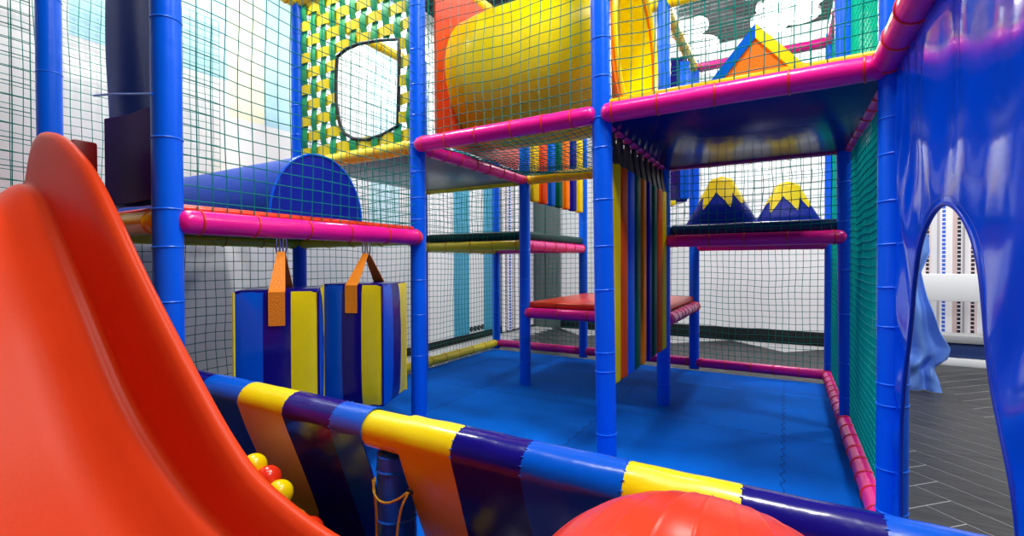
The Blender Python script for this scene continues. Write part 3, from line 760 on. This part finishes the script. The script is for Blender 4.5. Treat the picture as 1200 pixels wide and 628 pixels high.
# ------------------------------------------------------------------ striped barrier (rail with draped vinyl) in front
RZ, RY, RR = .482, YA, .0345
t = thing('padded_barrier', 'long barrier of blue navy and yellow vinyl in front of the mat', 'barrier', (-.6, RY, .3))
b = MB().tube([(x, RY, RZ) for x in [-1.44+.0682*i for i in range(25)]], RR, 28)
obj('rail_sleeve', b, [YELLOW], t)
def drape(x0, x1, m, bottom, name='drape', flare=0.0, stitch=None):
    rr = RR+.004
    xn = max(8, int((x1-x0)/.012))
    prof = []
    for i in range(17):
        a = math.radians(-55)+math.radians(55+180)*i/16      # from the back, over the top, to the front
        prof.append((RY+rr*math.cos(a), RZ+rr*math.sin(a)))
    # down the front, leaning back under the rail
    y, z = prof[-1]
    for i in range(1, 25):
        f = i/24; zz = z+(bottom-z)*f; prof.append((y+.085*((z-zz)/.235)**1.05, zz))
    def fn(u, v):
        k = v*(len(prof)-1); i = min(int(k), len(prof)-2); f = k-i
        yy = prof[i][0]*(1-f)+prof[i+1][0]*f; zz = prof[i][1]*(1-f)+prof[i+1][1]*f
        x = x0+(x1-x0)*u
        lo = max(0, v-.42)
        yy = min(yy, .70); yy += lo*.010*math.sin(x*23+zz*9)+lo*.010*noise.noise((x*9, zz*7, 3))
        q = .0012*noise.noise((x*25, yy*30, zz*30))
        return (x, yy, zz+q)
    o = obj(name, solidify_grid(MB().grid(fn, xn, 60), .0022), m, t)
    return o
DR = [(-1.44, -1.245, NAVY, 'navy_drape'), (-1.245, -1.083, MIDB, 'blue_drape'), (-1.083, -.918, YELLOW, 'yellow_drape'), (-.918, -.769, NAVY, 'navy_drape'), (-.769, -.683, MIDB, 'blue_drape'),
      (-.592, -.473, YELLOW, 'yellow_drape'), (-.473, -.342, NAVY, 'navy_drape'), (-.342, -.188, MIDB, 'blue_drape'), (-.188, -.045, YELLOW, 'yellow_drape'), (-.045, .095, NAVY, 'navy_drape'), (.095, .205, MIDB, 'blue_drape')]
drapes = {}
for x0, x1, m, nm in DR: drapes[x0] = drape(x0, x1, m, .156, nm)
rp = [(-.646, .612, .410), (-.642, .602, .389), (-.626, .600, .376), (-.604, .600, .377), (-.579, .603, .390), (-.563, .606, .404)]
def smooth3(P, k=2):
    P = [Vector(p) for p in P]
    for _ in range(k):
        Q = [P[0]]
        for a, b2 in zip(P, P[1:]): Q += [a*.75+b2*.25, a*.25+b2*.75]
        P = Q+[P[-1]]
    return P
obj('rope', MB().tube(smooth3(rp),   .0021, 8), ROPE, t)
obj('rope', MB().tube(smooth3([(-.561, .607, .404), (-.568, .600, .385), (-.575, .600, .366), (-.583, .600, .325), (-.586, .600, .22)]),   .0021, 8), ROPE, t)
obj('rope', MB().tube(smooth3([(-.646, .606, .408), (-.640, .604, .39), (-.635, .604, .352), (-.637, .606, .308), (-.638, .608, .20)]),   .0021, 8), ROPE, t)
obj('eyelet', ring((-.561, .611, .404), (0, 1, .3), .005, .0020), BLACKT, drapes[-.592])
for xb in (-1.083, -.918, -.769, -.342, -.188, -.473, -.045, .095):
    st = MB()
    for i in range(9):
        a = math.radians(20+20*i); 
        st.box((xb-.0022, RY+(RR+.0045)*math.cos(a)-.0006, RZ+(RR+.0045)*math.sin(a)-.0006), (xb+.0022, RY+(RR+.0045)*math.cos(a)+.0006, RZ+(RR+.0045)*math.sin(a)+.0006))
    obj('stitching', st, BLUET, drapes[xb])

# ------------------------------------------------------------------ balls
def sphere(c, r, name, m, label, group=None, seg=28):
    b = bmesh.new(); bmesh.ops.create_uvsphere(b, u_segments=seg, v_segments=seg//2, radius=r)
    mb = MB().bm(b); o = obj(name, mb, m); o.location = c
    return tag(o, label, 'ball', group)
br = .0252
YB = mat('yellow_ball_plastic', (.90, .66, .0), .25); OB = mat('orange_ball_plastic', (.9, .16, .01), .25)
sphere((-.938, .561, .386), br, 'pit_ball', YB, 'yellow pit ball, the highest of the three beside the slide', 'pit balls')
sphere((-.898, .566, .368), br, 'pit_ball', REDB, 'red pit ball between two yellow balls beside the slide', 'pit balls')
sphere((-.852, .560, .352), br, 'pit_ball', YB, 'yellow pit ball right of the red one, resting on the yellow drape', 'pit balls')
pm = [YB, REDB, OB, BLUE]
pn = ['yellow', 'red', 'orange', 'blue']
rnd = random.Random(3)
src = {}
for layer, (zz, n0, n1) in enumerate(((.1755, -1.10, -.50), (.2175, -1.10, -.60), (.2595, -1.06, -.68), (.300, -1.05, -.74), (.341, -1.03, -.80))):
    x = n0 + (.026 if layer % 2 else 0)
    while x < n1:
        k = rnd.randrange(4)
        hidden = 'pit ball down in the gap between the slide and the barrier, colour '+pn[k]
        if not (layer == 2 and -.97 < x < -.80) or True:
            y = .568+.004*rnd.uniform(-1, 1)+(.012 if layer < 3 else 0)
            if not any(math.dist((x, y, zz), c) < 2*br*.93 for c in ((-.938, .561, .386), (-.898, .566, .368), (-.852, .560, .352))):
                if k not in src: src[k] = sphere((x, y, zz), br, 'pit_ball', pm[k], hidden, 'pit balls in the gap')
                else:
                    o = src[k].copy(); COL.objects.link(o); o.location = (x, y, zz); o['label'] = hidden
        x += .0515

for bx_, by_ in ((-.06, .34), (-.125, .45), (.005, .455), (-.13, .39), (.01, .39)):
    k = rnd.randrange(4); o = src[k].copy(); COL.objects.link(o); o.location = (bx_, by_, .1752); o['label'] = 'pit ball under the large red ridged ball, colour '+pn[k]; o['group'] = 'pit balls under the large ball'
# large ridged ball
t = None
BC, BR = Vector((-.060, .412, .402)), .188
b = bmesh.new(); bmesh.ops.create_uvsphere(b, u_segments=640, v_segments=72, radius=BR)
for v in b.verts:
    th_ = math.atan2(v.co.y, v.co.x); rad = math.hypot(v.co.x, v.co.y)/BR
    gk = (math.cos(th_*32)*.5+.5)**40
    v.co *= 1+.0035*gk*min(1, rad*2.5)
mb = MB().bm(b)
M = Matrix.Rotation(math.radians(-50), 4, 'X')
mb.v = [tuple(M @ Vector(v)) for v in mb.v]
o = obj('exercise_ball', mb, BALLR); o.location = BC
tag(o, 'large shiny red ridged ball leaning on the barrier at the front', 'ball')

# ------------------------------------------------------------------ shiny blue panel with the arched doorway
HP = [(1.532, -.06), (1.550, .12), (1.556, .25), (1.553, .371), (1.528, .470), (1.490, .562), (1.466, .610), (1.436, .687), (1.420, .747), (1.375, .835), (1.310, .880), (1.240, .906), (1.165, .912), (1.082, .884), (1.019, .837), (.988, .79), (.972, .741), (.960, .689), (.948, .651), (.930, .610), (.901, .565), (.875, .525), (.855, .490), (.840, .440), (.832, .36), (.830, .25), (.830, .1), (.830, -.06)]
def resample(P, n):
    d = [0]
    for a, b2 in zip(P, P[1:]): d.append(d[-1]+math.dist(a, b2))
    out = []
    for i in range(n+1):
        s_ = d[-1]*i/n; j = 0
        while j < len(d)-2 and d[j+1] < s_: j += 1
        f = (s_-d[j])/max(1e-9, d[j+1]-d[j]); out.append((P[j][0]+(P[j+1][0]-P[j][0])*f, P[j][1]+(P[j+1][1]-P[j][1])*f))
    return out
def chaikin(P, k=2):
    for _ in range(k):
        Q = [P[0]]
        for a, b2 in zip(P, P[1:]):
            Q += [(a[0]*.75+b2[0]*.25, a[1]*.75+b2[1]*.25), (a[0]*.25+b2[0]*.75, a[1]*.25+b2[1]*.75)]
        P = Q+[P[-1]]
    return P
NH = 150
hp = resample(chaikin(HP), NH)
# outer boundary: up the far edge, along the top, down the near edge
Ofar, Onear, Otop = 1.650, .665, 1.342
outer_poly = [(Ofar, -.06), (Ofar, .3), (Ofar, .9), (Ofar+.004, Otop), (1.165, Otop), (Onear, Otop), (Onear, .8), (Onear, .4), (Onear, -.06)]
def ray_out(i):
    y, z = hp[i]
    f = i/NH
    if z < .35 and f < .4: return (Ofar, z)
    if z < .35: return (Onear, z)
    c = (1.19, .35); dy, dz = y-c[0], z-c[1]
    tt = min([(Ofar-c[0])/dy if dy > 1e-6 else 9e9, (Onear-c[0])/dy if dy < -1e-6 else 9e9, (Otop-c[1])/dz if dz > 1e-6 else 9e9])
    return (c[0]+dy*tt, c[1]+dz*tt)
NR = 44
def pan(u, v):
    i = min(NH, int(round(u*NH))); a = hp[i]; o2 = ray_out(i)
    y = a[0]+(o2[0]-a[0])*v; z = a[1]+(o2[1]-a[1])*v
    ang = math.atan2(z-.35, y-1.19)
    env = math.sin(PI*min(1, v*1.02))**.6
    x = XG + .001
    dist = math.hypot(y-1.19, z-.35)
    x += env*(.009*math.sin(ang*17+2*noise.noise((y*2, z*2, 0)))*(.5+.5*noise.noise((ang*3, 1, 1)))+.010*noise.noise((ang*5, dist*1.6, 4))+.006*noise.noise((y*9, z*4, 2)))
    # gathered folds hanging from the rail at the far top corner
    gy = max(0, 1-(1.65-y)/.45); x += env*.007*gy*math.sin(y*75+z*6)*max(0, min(1, (z-.8)/.3))
    return (x, y, z)
t = thing('doorway_curtain', 'big shiny blue vinyl panel with an arched doorway on the right', 'vinyl panel', (XG, 1.16, HALL_FLOOR))
sheet_ = obj('sheet', solidify_grid(MB().grid(pan, NH, NR), .004), PANEL, t, smooth=70)
pp = [(XG-.001, y, z) for y, z in hp]
obj('piping', MB().tube(pp, .0048, 10), mat('piping_blue', (.002, .03, .42), .35), sheet_)
hem = MB()
for k, v in enumerate((.035, .06)):
    pass
obj('hem', MB().tube([tuple(Vector(pan(i/NH, .035))+Vector((-.003, 0, 0))) for i in range(NH+1)], .0014, 6), mat('piping_blue', (0, 0, 0)), sheet_)

# ------------------------------------------------------------------ hall behind the doorway
def curtain(name, label, fn, nu, nv, m):
    o = obj(name, solidify_grid(MB().grid(fn, nu, nv), .006), m); return tag(o, label, 'curtain')
curtain('striped_curtain', 'striped curtain with rows of dark dots seen through the doorway', lambda u, v: (1.0+1.9*u, YW-.10+.022*math.sin(u*60), HALL_FLOOR+.06+2.2*v), 160, 4, STRX)
curtain('striped_curtain', 'striped curtain with dark dots at the back left behind the net', lambda u, v: (XW+.08+.022*math.sin(u*36), 4.95+.85*u, HALL_FLOOR+.03+2.4*v), 90, 4, STRY)
t = thing('bench', 'white bench with a tall backboard in front of the striped curtain', 'bench', (1.9, YW-.45, HALL_FLOOR))
x0, x1 = 1.05, 2.75; y1 = YW-.36
obj('backboard', MB().box((x0, y1-.02, .452), (x1, y1+.02, .692), .008), WHITEP, t)
obj('seat', MB().box((x0, y1-.22, .115), (x1, y1+.0, .18), .006), mat('grey_board_light', (.35, .36, .37), .5), t)
obj('base_rail', MB().box((x0, y1-.21, HALL_FLOOR), (x1, y1-.17, HALL_FLOOR+.065), .004), WHITEP, t)
obj('drawer', MB().box((x0+.12, y1-.19, HALL_FLOOR+.07), (x1-.06, y1-.02, .112), .004), mat('dark_blue_paint', (.02, .05, .20), .5), t)
for xx in (x0-.06, 1.46, x1-.02):
    obj('leg', MB().box((xx-.02, y1-.225, HALL_FLOOR), (xx+.02, y1-.185, .40), .004), WHITEP, t)

# gathered light blue satin cloth
def satin(u, v):
    z = HALL_FLOOR+.006+1.06*(1-v)
    right = lerp_tab([(0, .835), (.12, .845), (.24, .800), (.40, .830), (.62, .895), (.72, .945), (.78, .930), (.86, .868), (.93, .890), (1, .905)], v)[0]
    left = lerp_tab([(0, .70), (.3, .66), (.7, .60), (.8, .63), (.9, .60), (1, .58)], v)[0]
    x = left+(right-left)*u
    y = 4.15+.030*math.sin(u*15+v*3)*min(1, .3+v)+.030*noise.noise((u*3, v*5, 1))+.045*math.exp(-((v-.84)/.05)**2)*math.cos(u*7)
    if v > .78: z += .02*noise.noise((u*5, v*9, 6))*(1-v)/.22; y += .03*noise.noise((u*7, v*14, 6))
    return (x, y, z)
t = thing('satin_drape', 'light blue satin cloth gathered and hanging to the floor behind the panel', 'cloth', (.62, 4.12, HALL_FLOOR))
obj('cloth', solidify_grid(MB().grid(satin, 60, 70), .005), CLOTH, t, smooth=80)
obj('pole', MB().tube([(.70, 4.19, HALL_FLOOR), (.70, 4.19, 1.02)], .016, 12), STEEL, t)

# four round wall sockets
for k, l in enumerate(('leftmost of four round black wall sockets', 'second from left of four round black wall sockets', 'third from left of four round black wall sockets', 'rightmost of four round black wall sockets')):
    y = 4.40+.075*k
    tt = thing('wall_socket', l, 'wall socket', (XW, y, .045), 'round black wall sockets')
    b = bmesh.new(); bmesh.ops.create_cone(b, cap_ends=True, segments=20, radius1=.030, radius2=.026, depth=.014, matrix=Matrix.Translation((XW+.007, y, .045)) @ Matrix.Rotation(PI/2, 4, 'Y'))
    obj('cover', MB().bm(b), BLACKT, tt)
    b = bmesh.new(); bmesh.ops.create_cone(b, cap_ends=True, segments=16, radius1=.013, radius2=.011, depth=.006, matrix=Matrix.Translation((XW+.016, y, .045)) @ Matrix.Rotation(PI/2, 4, 'Y'))
    obj('insert', MB().bm(b), GREYD, tt)

# ------------------------------------------------------------------ ceiling clouds and lamps
def cloud(name, label, cx, cy, z, bumps, th=.035):
    poly = []
    for i in range(96):
        a = 2*PI*i/96; r = 0
        for bx, by, br_ in bumps:
            # ray / circle
            dx, dy = math.cos(a), math.sin(a); b_ = bx*dx+by*dy; c_ = bx*bx+by*by-br_*br_; D = b_*b_-c_
            if D >= 0: r = max(r, b_+math.sqrt(D))
        poly.append((cx+r*math.cos(a), cy+r*math.sin(a)))
    t = thing(name, label, 'ceiling cloud', (cx, cy, z))
    obj('panel', MB().prism(poly, 'Z', z, z+th), CLOUDL, t)
    obj('hanger', MB().tube([(cx-.1, cy, z+th), (cx-.1, cy, ZC)], .006, 6), STEEL, t)
    return t
cloud('cloud_panel', 'white cloud panel under the ceiling left of the lamp', -1.10, 5.0, 3.0, [(0, 0, .30), (.28, -.30, .20), (.30, .15, .22), (0, .45, .25), (-.3, 0, .28), (0, -.55, .24), (.12, -.75, .18)])
cloud('cloud_panel', 'white cloud panel round the bright ceiling lamp', .02, 4.85, 3.02, [(0, 0, .22), (.12, -.12, .15), (.10, .16, .15), (-.15, .1, .16), (-.1, -.15, .15)])
def lamp(x, y, z, label, power, size=.36):
    t = thing('ceiling_lamp', label, 'ceiling lamp', (x, y, z), 'round ceiling lamps')
    b = bmesh.new(); bmesh.ops.create_cone(b, cap_ends=True, segments=28, radius1=.10, radius2=.12, depth=.05, matrix=Matrix.Translation((x, y, z)))
    obj('housing', MB().bm(b), WHITEF, t)
    b = bmesh.new(); bmesh.ops.create_uvsphere(b, u_segments=24, v_segments=12, radius=(.085 if z > 3.1 else .13), matrix=Matrix.Translation((x, y, z-.03)) @ Matrix.Diagonal((1, 1, .5, 1)))
    obj('globe', MB().bm(b), LAMP, t)
    if z > ZC-.2:
        pass
    if z < 3.1:
        l = bpy.data.lights.new('lamp_light', 'POINT'); l.shadow_soft_size = .04
    else:
        l = bpy.data.lights.new('lamp_light', 'AREA'); l.shape = 'DISK'; l.size = size*S
    l.energy = power; l.color = (1, .98, .95)
    lo = bpy.data.objects.new('lamp_light', l); COL.objects.link(lo); lo.location = (x, y, z-(.20 if z < 3.1 else .085))
    return t
lamp(-.10, 4.85, 2.97, 'bright round lamp hanging by the white cloud panel', 85, .22)
for x, y, where, p in [(-2.45, 1.2, 'over the left platform', 52), (-2.6, 3.2, 'over the back left bay', 34), (-.10, 1.1, 'over the barrier', 52), (-.9, 3.0, 'over the tunnel', 20), (.9, .4, 'over the shiny panel', 42),
                       (1.3, 2.4, 'over the hall near the doorway', 46), (1.9, 4.4, 'over the bench', 62), (-.95, .56, 'over the slide and ball pit', 15), (-1.4, 4.9, 'near the back wall', 46), (0, 4.7, 'behind the mountains', 30)]:
    lamp(x, y, ZC-.025, 'added unseen ceiling lamp '+where, p)  # unseen copies of the cloud lamp, added to light the room

# ------------------------------------------------------------------ world, camera
wd = bpy.data.worlds.new('World'); scene.world = wd; wd.use_nodes = True
wd.node_tree.nodes['Background'].inputs['Color'].default_value = (.8, .9, 1, 1); wd.node_tree.nodes['Background'].inputs['Strength'].default_value = .4

f, yaw, pit, rol = 550.606, math.radians(30.166), math.radians(-.623), math.radians(-.175)
Rr = Vector((math.cos(yaw), math.sin(yaw), 0)); Ff = Vector((-math.sin(yaw), math.cos(yaw), 0)); Uu = Vector((0, 0, 1))
F2 = Ff*math.cos(pit)+Uu*math.sin(pit); U2 = Uu*math.cos(pit)-Ff*math.sin(pit)
R3 = Rr*math.cos(rol)+U2*math.sin(rol); U3 = -Rr*math.sin(rol)+U2*math.cos(rol)
cam = bpy.data.cameras.new('Camera'); cam.sensor_width = 36; cam.lens = f*36/1200; cam.clip_start = .02
co = bpy.data.objects.new('Camera', cam); COL.objects.link(co); scene.camera = co
co.matrix_world = Matrix(((R3.x, U3.x, -F2.x, 0), (R3.y, U3.y, -F2.y, 0), (R3.z, U3.z, -F2.z, .80), (0, 0, 0, 1)))

# scale the bay units to metres
bpy.context.view_layer.update()
done = set()
for ob in list(COL.objects):
    ob.location = Vector(ob.location)*S
    if ob.type == 'MESH' and ob.data.name not in done:
        done.add(ob.data.name); ob.data.transform(Matrix.Scale(S, 4)); ob.data.update()

vs_ = scene.view_settings
vs_.view_transform = 'Standard'; vs_.look = 'None'; vs_.gamma = 1; vs_.use_curve_mapping = False; vs_.exposure = 0.45
